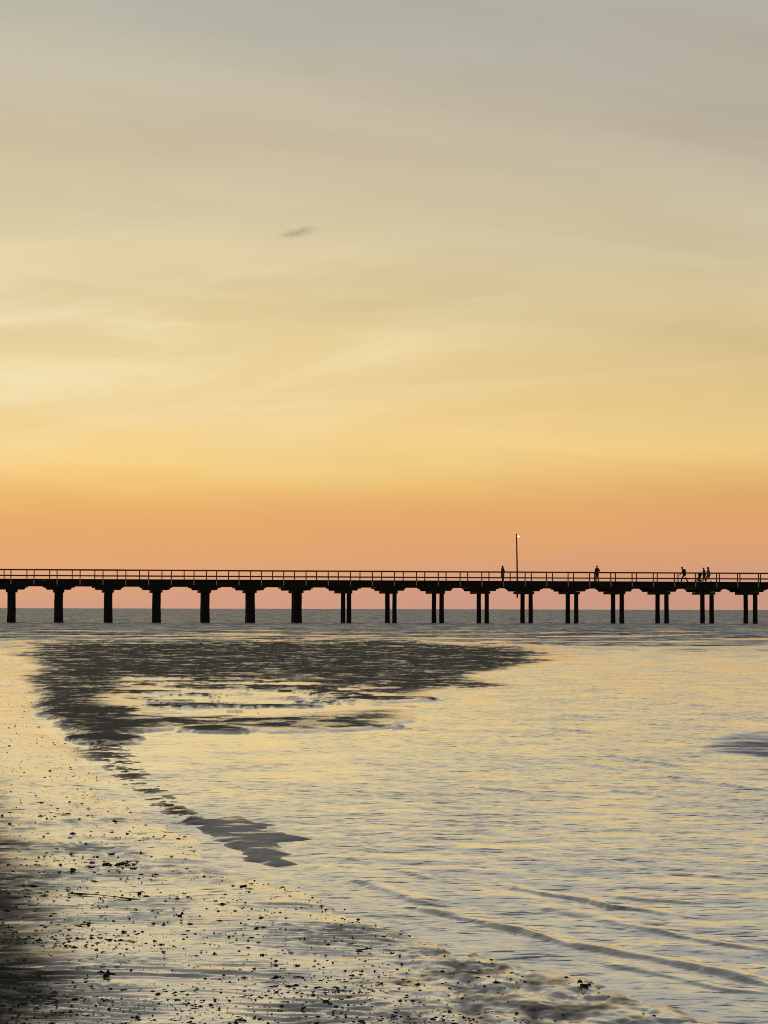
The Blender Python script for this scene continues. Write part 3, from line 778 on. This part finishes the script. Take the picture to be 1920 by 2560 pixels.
def person(label, px, back, face, H=1.72, lean=0.0, stride=0.25, arms='swing', hood=False, longhair=False, coat=0.0,
           jacket=(0.02, 0.015, 0.018), trousers=(0.018, 0.016, 0.018), shirt_w=1.0, pack=False):
    """local frame: +x is the way the person faces, z up; face is the heading in degrees along the pier"""
    b = pier_pt(px, back, DECK - 0.005)
    root = empty('person', b, PIER_RZ + math.radians(face))
    tag(root, label, 'person')
    k = H / 1.72
    V = lambda x, y, z: Vector((x * k, y * k, z * k))
    ln = lambda z: lean * max(z - 0.92, 0) * 1.0
    hipz = 0.92 - 0.10 * stride ** 2
    pel = V(0, 0, hipz)
    chest = V(ln(1.30), 0, 1.28); neck = V(ln(1.46) + 0.01, 0, 1.45); headc = V(ln(1.6) + 0.035, 0, 1.605)
    legs, arms_, feet, hands = [], [], [], []
    for sy, ph in ((1, 1), (-1, -1)):
        hip = V(0, 0.09 * sy, hipz - 0.02)
        fx = stride * ph
        ankle = V(fx - 0.02, 0.085 * sy, 0.085 + (0.06 * stride if ph < 0 else 0))
        mid = (hip + ankle) / 2 + V(0.05 + 0.10 * abs(stride), 0.0, 0.02)
        legs.append([hip, mid, ankle])
        toe = ankle + V(0.19, 0.01 * sy, -0.055); heel = ankle + V(-0.05, 0, -0.045)
        feet.append((heel, toe, ankle))
    for sy, ph in ((1, -1), (-1, 1)):
        sh = chest + V(0, 0.185 * sy, 0.10)
        if arms == 'swing':
            el_ = sh + V(0.22 * stride * ph - 0.03, 0.05 * sy, -0.285); wr = el_ + V(0.34 * stride * ph + 0.07, -0.01 * sy, -0.235)
        elif arms == 'push':
            el_ = sh + V(0.06, 0.06 * sy, -0.27); wr = el_ + V(0.23, -0.03 * sy, 0.02)
        elif arms == 'pocket':
            el_ = sh + V(-0.07, 0.09 * sy, -0.27); wr = el_ + V(0.13, -0.08 * sy, -0.19)
        elif arms == 'front':
            el_ = sh + V(0.04, 0.05 * sy, -0.27); wr = el_ + V(0.20, -0.10 * sy, 0.08)
        arms_.append([sh, el_, wr])
    R = lambda *a: [x * k for x in a]
    body = [('tube', [pel, (pel + chest) / 2, chest], R(0.135, 0.125, 0.14)),
            ('ell', chest + V(0, 0.07, 0.02), R(0.11, 0.12, 0.15)), ('ell', chest + V(0, -0.07, 0.02), R(0.11, 0.12, 0.15)),
            ('ell', pel + V(-0.02, 0.06, 0), R(0.12, 0.11, 0.12)), ('ell', pel + V(-0.02, -0.06, 0), R(0.12, 0.11, 0.12)),
            ('tube', [chest + V(0, 0, 0.12), neck, headc + V(-0.01, 0, -0.04)], R(0.07, 0.055, 0.058)),
            ('ell', headc, R(0.095, 0.076, 0.115)), ('ell', headc + V(0.035, 0, -0.055), R(0.06, 0.055, 0.06)),
            ('ell', headc + V(0.10, 0, -0.012), R(0.022, 0.014, 0.022)), ('ell', headc + V(0.088, 0, -0.06), R(0.014, 0.024, 0.009)),
            ('ell', headc + V(0.085, 0, 0.025), R(0.016, 0.05, 0.012)),
            ('ell', headc + V(-0.005, 0.077, -0.01), R(0.02, 0.012, 0.03)), ('ell', headc + V(-0.005, -0.077, -0.01), R(0.02, 0.012, 0.03))]
    for l in legs: body.append(('tube', l, R(0.088, 0.060, 0.042)))
    for f in feet: body.append(('tube', [f[0], f[2] + V(0, 0, -0.03), f[1]], R(0.036, 0.04, 0.03)))
    for i, a in enumerate(arms_):
        body.append(('tube', a, R(0.055, 0.043, 0.030)))
        d = (a[2] - a[1]).normalized(); sy = 1 if i == 0 else -1
        side_ = Vector((0, 1, 0)); fwd = side_.cross(d).normalized() * -1
        palm = a[2] + d * 0.055 * k
        body.append(('tube', [a[2], palm, palm + d * 0.035 * k], R(0.028, 0.036, 0.032)))
        for fi, (off, ln_) in enumerate(((-0.03, 0.058), (-0.010, 0.070), (0.011, 0.066), (0.03, 0.05))):
            base = palm + d * 0.04 * k + fwd * off * k
            k1 = base + d * ln_ * 0.55 * k + side_ * -sy * 0.008 * k; k2 = k1 + (d * ln_ * 0.45 + side_ * -sy * 0.02) * k
            body.append(('tube', [base, k1, k2], R(0.0105, 0.0095, 0.008)))
        tb = palm + fwd * 0.03 * k
        body.append(('tube', [tb, tb + (fwd * 0.025 + d * 0.02) * k, tb + (fwd * 0.032 + d * 0.05) * k], R(0.013, 0.011, 0.009)))
    remeshed('body', body, skin_m, root, 0.010)
    jm = cloth('jacket_cloth', jacket); tm = cloth('trouser_cloth', trousers)
    top = [('tube', [pel + V(0, 0, 0.02), (pel + chest) / 2, chest + V(0, 0, 0.04)], R(0.155 * shirt_w, 0.145 * shirt_w, 0.15)),
           ('ell', chest + V(0, 0.08, 0.03), R(0.125, 0.13, 0.16)), ('ell', chest + V(0, -0.08, 0.03), R(0.125, 0.13, 0.16)),
           ('ell', chest + V(0, 0, 0.15), R(0.085, 0.11, 0.06))]
    for a in arms_: top.append(('tube', a, R(0.072, 0.06, 0.044)))
    if coat:
        top.append(('tube', [pel, pel + V(0.0, 0, -coat)], R(0.17, 0.185)))
        top.append(('ell', pel + V(0, 0.07, -coat * 0.5), R(0.14, 0.13, coat * 0.7))); top.append(('ell', pel + V(0, -0.07, -coat * 0.5), R(0.14, 0.13, coat * 0.7)))
    if hood:
        top += [('ell', headc + V(-0.03, 0, 0.015), R(0.105, 0.105, 0.135)), ('tube', [neck + V(-0.02, 0, -0.05), headc + V(-0.05, 0, -0.02)], R(0.115, 0.10))]
    remeshed('jacket', top, jm, root, 0.016, 0.004)
    leg_parts = [('tube', l, R(0.105, 0.078, 0.064)) for l in legs] + [('ell', pel + V(-0.015, 0.055, -0.02), R(0.135, 0.12, 0.13)), ('ell', pel + V(-0.015, -0.055, -0.02), R(0.135, 0.12, 0.13))]
    remeshed('trousers', leg_parts, tm, root, 0.016, 0.003)
    for f in feet:
        remeshed('shoe', [('tube', [f[0], f[2] + V(0.02, 0, -0.03), f[1]], R(0.044, 0.05, 0.04))], cloth('shoe_leather', (0.02, 0.02, 0.02)), root, 0.012, 0.002)
    if not hood:
        hr = [('ell', headc + V(-0.018, 0, 0.03), R(0.100, 0.086, 0.105)), ('ell', headc + V(-0.05, 0, -0.02), R(0.07, 0.08, 0.09))]
        if longhair: hr.append(('tube', [headc + V(-0.06, 0, 0), headc + V(-0.09, 0, -0.12), headc + V(-0.10, 0, -0.26)], R(0.085, 0.08, 0.05)))
        remeshed('hair', hr, hair_m, root, 0.014)
    if pack:
        remeshed('backpack', [('ell', chest + V(-0.20, 0, -0.02), R(0.11, 0.15, 0.22)), ('ell', chest + V(-0.20, 0, -0.16), R(0.12, 0.16, 0.12))], cloth('backpack_cloth', (0.018, 0.014, 0.014)), root, 0.018)
    return root

person('person in a hooded dark coat standing just left of the lamp post', 1257, 1.0, 198, 1.68, 0.02, 0.10, 'pocket', hood=True, coat=0.38, shirt_w=1.35, jacket=(0.05, 0.032, 0.03))
person('person in dark clothes walking alone along the middle of the right-hand half', 1493, 1.7, 108, 1.76, 0.0, 0.10, 'pocket', jacket=(0.020, 0.008, 0.008), trousers=(0.02, 0.012, 0.01))
person('person stooping forward in mid-stride ahead of the pushchair', 1711, 1.7, 180, 1.70, 0.34, 0.40, 'swing', pack=True, shirt_w=1.3, jacket=(0.02, 0.010, 0.010))
person('shorter of the two people behind the pushchair, nearer to it', 1761, 2.3, 184, 1.62, 0.10, 0.22, 'push', shirt_w=1.3, coat=0.15, jacket=(0.05, 0.042, 0.045))
person('long-haired person in pale jacket, rightmost of all on the pier', 1771, 1.5, 180, 1.70, 0.04, 0.34, 'swing', longhair=True, shirt_w=1.3, coat=0.2, jacket=(0.22, 0.21, 0.24), trousers=(0.03, 0.03, 0.035))

# pushchair
b = pier_pt(1748, 2.3, DECK)
pc = empty('pushchair', b, PIER_RZ + math.pi)
tag(pc, 'dark pushchair with a hood, pushed along the pier by two people', 'pushchair')
blk = mat('pushchair_fabric', (0.012, 0.012, 0.014), 0.85, 0.2, noise=0.3, nscale=20)
frm = mat('pushchair_frame', (0.05, 0.05, 0.055), 0.4, 0.5, 0.6)
rub = mat('tyre_rubber', (0.014, 0.014, 0.014), 0.8, 0.3)
for (x, r) in ((0.36, 0.11), (-0.22, 0.15)):
    for y in (-0.24, 0.24):
        bm = bmesh.new()
        ring = [(x + (r - 0.02) * math.cos(a), y, r + (r - 0.02) * math.sin(a)) for a in np.linspace(0, 2 * math.pi, 19)]
        bm_tube(bm, ring, 0.02, 6, cap=False)
        w = from_bm('wheel', bm, rub, pc, True)
        bm = bmesh.new(); bm_tube(bm, [(x, y - 0.02, r), (x, y + 0.02, r)], 0.03, 8)
        for a in np.linspace(0, 2 * math.pi, 6)[:-1]: bm_tube(bm, [(x, y, r), (x + (r - 0.03) * math.cos(a), y, r + (r - 0.03) * math.sin(a))], 0.007, 5)
        from_bm('rim', bm, frm, w)
bm = bmesh.new()
for y in (-0.22, 0.22):
    bm_tube(bm, [(0.36, y, 0.12), (0.10, y, 0.48), (-0.34, y, 0.92), (-0.46, y, 1.0)], 0.015, 8)
    bm_tube(bm, [(-0.22, y, 0.16), (0.05, y, 0.50)], 0.014, 8)
bm_tube(bm, [(-0.46, -0.22, 1.0), (-0.46, 0.22, 1.0)], 0.018, 8)
bm_tube(bm, [(-0.22, -0.24, 0.15), (-0.22, 0.24, 0.15)], 0.012, 8); bm_tube(bm, [(0.36, -0.24, 0.11), (0.36, 0.24, 0.11)], 0.012, 8)
from_bm('frame', bm, frm, pc, True)
remeshed('seat', [('tube', [Vector((0.30, 0, 0.42)), Vector((0.02, 0, 0.45)), Vector((-0.16, 0, 0.78))], [0.10, 0.15, 0.13]), ('ell', Vector((0.1, 0, 0.42)), (0.24, 0.19, 0.09))], blk, pc, 0.02)
bm = bmesh.new()
bmesh.ops.create_uvsphere(bm, u_segments=16, v_segments=10, radius=0.27, matrix=Matrix.Translation((-0.06, 0, 0.76)) @ Matrix.Diagonal((1, 0.85, 0.95, 1)))
bmesh.ops.delete(bm, geom=[v for v in bm.verts if v.co.z < 0.74 or (v.co.x > 0.12 and v.co.z < 0.84)], context='VERTS')
bmesh.ops.solidify(bm, geom=bm.faces[:], thickness=0.012)
from_bm('canopy', bm, blk, pc, True)
bm = bmesh.new(); bm_box(bm, (-0.05, 0, 0.24), (0.4, 0.36, 0.16), 0.04)
from_bm('basket', bm, blk, pc)

# ------------------------------------------------------------------ a small wisp of cloud
cc = at_depth(748, 580, 5200.0)
bm = bmesh.new(); bmesh.ops.create_icosphere(bm, subdivisions=4, radius=1.0)
for v in bm.verts: v.co *= 1.0 + 0.12 * math.sin(v.co.x * 5) * math.cos(v.co.z * 4 + 1)
cloud_m = bpy.data.materials.new('cloud_vapour'); cloud_m.use_nodes = True
ct = cloud_m.node_tree; ct.nodes.clear()
cx_ = N(ct, 'ShaderNodeTexCoord')
cn = N(ct, 'ShaderNodeTexNoise', i_Scale=2.2, i_Detail=4.0, i_Roughness=0.55, i_Distortion=0.5)
cmp_ = N(ct, 'ShaderNodeMapping'); cmp_.inputs['Scale'].default_value = (0.8, 0.8, 1.0); ct.links.new(cx_.outputs['Object'], cmp_.inputs[0]); ct.links.new(cmp_.outputs[0], cn.inputs['Vector'])
ln_ = N(ct, 'ShaderNodeVectorMath', operation='LENGTH'); ct.links.new(cx_.outputs['Object'], ln_.inputs[0])
fall = maprange(ct, ln_.outputs['Value'], 0.15, 0.95, 1.0, 0.0)
dens = math_node(ct, 'MULTIPLY', math_node(ct, 'MULTIPLY', fall, maprange(ct, cn.outputs[0], 0.35, 0.65, 0.0, 1.0)), 0.019)
pv = N(ct, 'ShaderNodeVolumePrincipled'); pv.inputs['Color'].default_value = (0.72, 0.60, 0.63, 1); pv.inputs['Anisotropy'].default_value = 0.2
ct.links.new(dens, pv.inputs['Density'])
co_ = N(ct, 'ShaderNodeOutputMaterial'); ct.links.new(pv.outputs[0], co_.inputs['Volume'])
wisp = from_bm('cloud', bm, cloud_m, None, True)
wisp.location = cc; wisp.scale = (70, 40, 16); wisp.rotation_euler = (0, math.radians(-9), 0)
tag(wisp, 'small dark wisp of cloud alone in the sky', 'cloud')

# ------------------------------------------------------------------ what the tide left on the sand
def hgt(x, y):
    z = beach_height(np.array([[x]], float), np.array([[y]], float))[0]
    return float(z[0, 0])
weed_m = mat('stranded_weed', (0.014, 0.012, 0.008), 0.6, 0.4, noise=0.5, nscale=60)
wood_m = mat('driftwood_dark', (0.022, 0.016, 0.011), 0.7, 0.3, noise=0.5, nscale=40)
leaf_m = mat('rotten_leaf', (0.022, 0.016, 0.009), 0.6, 0.35, noise=0.4, nscale=50)
stone_m = mat('wet_stone', (0.03, 0.028, 0.026), 0.35, 0.5, noise=0.4, nscale=40)

def scrap_mesh(seed):
    r = random.Random(seed); bm = bmesh.new()
    for k in range(r.randint(3, 5)):                       # crumpled fronds around a small lump
        a = r.uniform(0, 6.28); l = r.uniform(0.45, 1.1); w = r.uniform(0.12, 0.3); h = r.uniform(0.1, 0.55)
        d = Vector((math.cos(a), math.sin(a), 0)); n_ = Vector((-d.y, d.x, 0))
        pts = []
        for t in (0.0, 0.4, 0.75, 1.0):
            c = d * l * t + Vector((0, 0, h * math.sin(t * 2.6) + 0.03)) + n_ * r.uniform(-0.15, 0.15)
            ww = w * (1 - t * 0.7) * r.uniform(0.7, 1.3)
            tw = n_ * ww + Vector((0, 0, r.uniform(-0.12, 0.2)))
            pts.append((bm.verts.new(c - tw), bm.verts.new(c + tw)))
        for A, B in zip(pts, pts[1:]): bm.faces.new((A[0], A[1], B[1], B[0]))
    r2 = bmesh.ops.create_icosphere(bm, subdivisions=1, radius=r.uniform(0.25, 0.5))
    for v in r2['verts']: v.co = Vector((v.co.x * r.uniform(0.8, 1.5), v.co.y * r.uniform(0.8, 1.4), max(v.co.z * 0.8 + 0.12, -0.05))) * r.uniform(0.75, 1.2)
    me = bpy.data.meshes.new('seaweed_scrap'); bm.to_mesh(me); bm.free(); me.materials.append(weed_m); return me
def twig_mesh(seed):
    r = random.Random(seed); bm = bmesh.new()
    n_ = 5; pts = [Vector((-1 + 2 * i / (n_ - 1), r.uniform(-0.12, 0.12), 0.06 + r.uniform(0, 0.08))) for i in range(n_)]
    bm_tube(bm, pts, [r.uniform(0.03, 0.08) for _ in pts], 5)
    if r.random() < 0.6:
        p0 = pts[2]; bm_tube(bm, [p0, p0 + Vector((r.uniform(0.2, 0.4), r.uniform(-0.5, 0.5), r.uniform(0.1, 0.35)))], [0.045, 0.02], 5)
    me = bpy.data.meshes.new('twig'); bm.to_mesh(me); bm.free(); me.materials.append(wood_m); return me
def leaf_mesh(seed):
    r = random.Random(seed); bm = bmesh.new(); up_ = r.uniform(0.15, 0.5); rowv = []
    for i in range(6):
        t = i / 5; x = -1 + 2 * t; w = 0.42 * math.sin(math.pi * min(max(t, 0.04), 0.97)) + 0.02
        zc = 0.05 + up_ * (t - 0.4) ** 2 * 2
        rowv.append([bm.verts.new((x, -w, zc + up_ * w)), bm.verts.new((x, 0, zc)), bm.verts.new((x, w, zc + up_ * w * r.uniform(0.4, 1.2)))])
    for A, B in zip(rowv, rowv[1:]):
        for k in (0, 1): bm.faces.new((A[k], A[k + 1], B[k + 1], B[k]))
    bm_tube(bm, [(-1.0, 0, 0.05), (-1.45, 0.08, 0.04)], [0.035, 0.025], 4)
    me = bpy.data.meshes.new('leaf'); bm.to_mesh(me); bm.free(); me.materials.append(leaf_m); return me
def stone_mesh(seed):
    r = random.Random(seed); bm = bmesh.new(); q = bmesh.ops.create_icosphere(bm, subdivisions=2, radius=1.0)
    ph = [r.uniform(0, 6) for _ in range(3)]
    for v in q['verts']:
        f = 1 + 0.14 * math.sin(3 * v.co.x + ph[0]) + 0.12 * math.sin(4 * v.co.y + ph[1])
        v.co = Vector((v.co.x * 1.15 * f, v.co.y * 0.9 * f, v.co.z * 0.6 * f + 0.25))
    me = bpy.data.meshes.new('stone'); bm.to_mesh(me); bm.free(); me.materials.append(stone_m); return me
SCR = [scrap_mesh(i) for i in range(14)]; TWG = [twig_mesh(i) for i in range(8)]; LEF = [leaf_mesh(i) for i in range(6)]; STN = [stone_mesh(i) for i in range(5)]

def lay(name, me, px, py, size, rz, label, cat, group=None, sq=(1, 1, 1)):
    g = ground(px, py)
    o = mesh_obj(name, me); o.location = (g[0], g[1], hgt(g[0], g[1]) - 0.001)
    size *= 0.62; o.scale = (size * sq[0], size * sq[1], size * sq[2]); o.rotation_euler = (random.uniform(-0.15, 0.15), random.uniform(-0.15, 0.15), rz)
    return tag(o, label, cat, group)

# pieces one can pick out
for (px, py, sz, lab) in ((290, 2062, 0.06, 'lone tuft of weed high on the sand left of the smooth grey patch'),
                          (348, 2240, 0.045, 'upright tuft of weed beside the long pale branch'),
                          (265, 2448, 0.055, 'biggest black heap of weed at the lower left'),
                          (605, 2222, 0.05, 'black weed tuft just below the smooth grey patch'),
                          (308, 2336, 0.035, 'round black weed ball alone on bare bright sand'),
                          (1458, 2478, 0.06, 'black lump of weed lying in the trampled sand'),
                          (690, 2452, 0.05, 'dark weed tuft near the bottom edge left of centre'),
                          (450, 2295, 0.05, 'weed tuft on the ripples in mid foreground'),
                          (1590, 2441, 0.035, 'dark flat scrap on clear sand beside the lowest wavelet')):
    lay('seaweed_clump', SCR[int(px) % 14], px, py, sz, random.uniform(0, 6), lab, 'seaweed')
for (px, py, sz, rz, lab) in ((910, 2383, 0.055, 0.1, 'short straight dark stick on the sand near the bottom centre'),
                              (378, 2321, 0.028, 0.2, 'small dark stick on the sand above the black weed ball'),
                              (205, 2320, 0.05, 0.1, 'forked dark twig at the edge of the dark sand'),
                              (66, 2240, 0.03, 0.0, 'thick short dark stick near the left edge'),
                              (612, 2500, 0.05, -0.3, 'pale-edged stick near the bottom edge'),
                              (65, 2353, 0.04, 0.1, 'dark stick half sunk in the dark sand at the left edge')):
    lay('stick', TWG[int(px) % 8], px, py, sz, rz, lab, 'stick', sq=(1, 1.4, 1.4))
# long branch
g0, g1 = ground(170, 2242), ground(352, 2256)
bm = bmesh.new(); pts = []
for t in np.linspace(0, 1, 8):
    q = g0 * (1 - t) + g1 * t; pts.append(Vector((q[0], q[1] + 0.02 * math.sin(t * 5), hgt(q[0], q[1]) + 0.006)))
bm_tube(bm, pts, [0.0025, 0.006, 0.003, 0.002, 0.002, 0.0025, 0.005, 0.002], 7)
tag(from_bm('branch', bm, wood_m, None, True), 'long thin crooked branch lying across the left foreground sand', 'branch')
# mat of weed left of the grey patch
for i in range(16):
    px, py = 270 + random.gauss(0, 42), 2168 + random.gauss(0, 13)
    lay('seaweed_heap', SCR[i % 14], px, py, random.uniform(0.03, 0.06), random.uniform(0, 6), 'black scrap in the dense heap of weed left of the grey patch', 'seaweed', 'scraps in the dense heap of weed', (1.4, 1, 0.8))
lay('rock', STN[0], 502, 1612, 0.10, 0.3, 'small dark rock alone on the far sandbank', 'rock')
lay('rock', STN[1], 1905, 2048, 0.05, 0.3, 'dark floating seaweed awash at the right edge of the water', 'rock')  # floating seaweed, built from a stone mesh

# the rest: the largest 300 of each kind singly, crumbs as one mass
M_ = 110000
Ys = 7.3 + RNG.random(M_) ** 1.8 * 32; Xs = RNG.uniform(-0.19, 0.19, M_) * Ys
pxs, pys = to_px(Xs, Ys, np.zeros(M_))
dn = (0.40 + 0.60 * sstep(pys, 1950, 2350)) * (1 - 0.92 * sstep(pxs, 800, 1450))
cl_ = fbm(Xs * 1.6, Ys * 1.9, 4, 91)
_, _, bank_, shore_, ss_v, patch_, _t = fields(Xs, Ys)
hz = beach_height(Xs, Ys)[0]
ok = (RNG.random(M_) < dn * (0.30 + 1.3 * np.maximum(cl_ + 0.10, 0)) * 0.85) & (pxs > -60) & (pxs < 1980) & (pys > 1690) & (pys < 2640)
ok &= (ss_v > 5) & (patch_ < 0.2) & (bank_ < 0.5)
items = []
for k in np.nonzero(ok)[0]:
    sz = 0.0021 * math.exp(random.gauss(0.15, 0.8))
    items.append((min(sz, 0.010 + 0.008 * random.random()), float(Xs[k]), float(Ys[k]), float(hz[k]), random.random()))
items.sort(key=lambda q: -q[0] / q[2])
KIND = {'scrap': ('seaweed_scrap', SCR, 'small black scrap of weed scattered on the wet foreground sand', 'seaweed', 'weed scraps on the foreground sand', 300, 1.0),
        'twig': ('twig', TWG, 'short thin dark twig lying on the wet foreground sand', 'twig', 'twigs on the foreground sand', 110, 1.7),
        'leaf': ('leaf', LEF, 'small curled dark leaf lying on the wet foreground sand', 'leaf', 'leaves on the foreground sand', 90, 1.0),
        'stone': ('pebble', STN, 'small dark wet pebble on the foreground sand', 'pebble', 'pebbles on the foreground sand', 70, 0.42)}
count = dict.fromkeys(KIND, 0); rest = []
for s, X, Y, z, r in items:
    k = 'scrap' if r < 0.62 else 'twig' if r < 0.8 else 'leaf' if r < 0.93 else 'stone'
    name, ms, lab, cat, grp, mx, f = KIND[k]
    if count[k] >= mx: rest.append((s, X, Y, z)); continue
    count[k] += 1
    o = mesh_obj(name, random.choice(ms)); o.location = (X, Y, z - 0.0008)
    q = s * f * 1.15
    o.scale = (q * random.uniform(0.8, 1.4), q, q * random.uniform(0.6, 1.2))
    o.rotation_euler = (0, 0, random.uniform(0, 6.28) if k != 'twig' else random.gauss(0, 0.5))
    tag(o, lab, cat, grp)
# crumbs
vv, ff = [], []
for s, X, Y, z in rest:
    n0 = len(vv); k = random.choice((4, 5)); a0 = random.uniform(0, 6); el_ = random.choice((1.2, 1.4, 2.4))
    for i in range(k):
        a = a0 + 6.283 * i / k; rr = s * random.uniform(0.5, 1.3)
        vv.append((X + rr * el_ * math.cos(a), Y + rr * math.sin(a), z - 0.001 + random.uniform(0, 0.3) * s))
    vv.append((X, Y, z + s * random.uniform(0.4, 1.0)))
    for i in range(k): ff.append((n0 + i, n0 + (i + 1) % k, n0 + k))
me = bpy.data.meshes.new('debris_crumbs'); me.from_pydata(vv, [], ff); me.materials.append(weed_m)
tag(mesh_obj('debris_crumbs', me), 'fine dark crumbs of weed and shell strewn over the foreground sand', 'debris', kind='stuff')
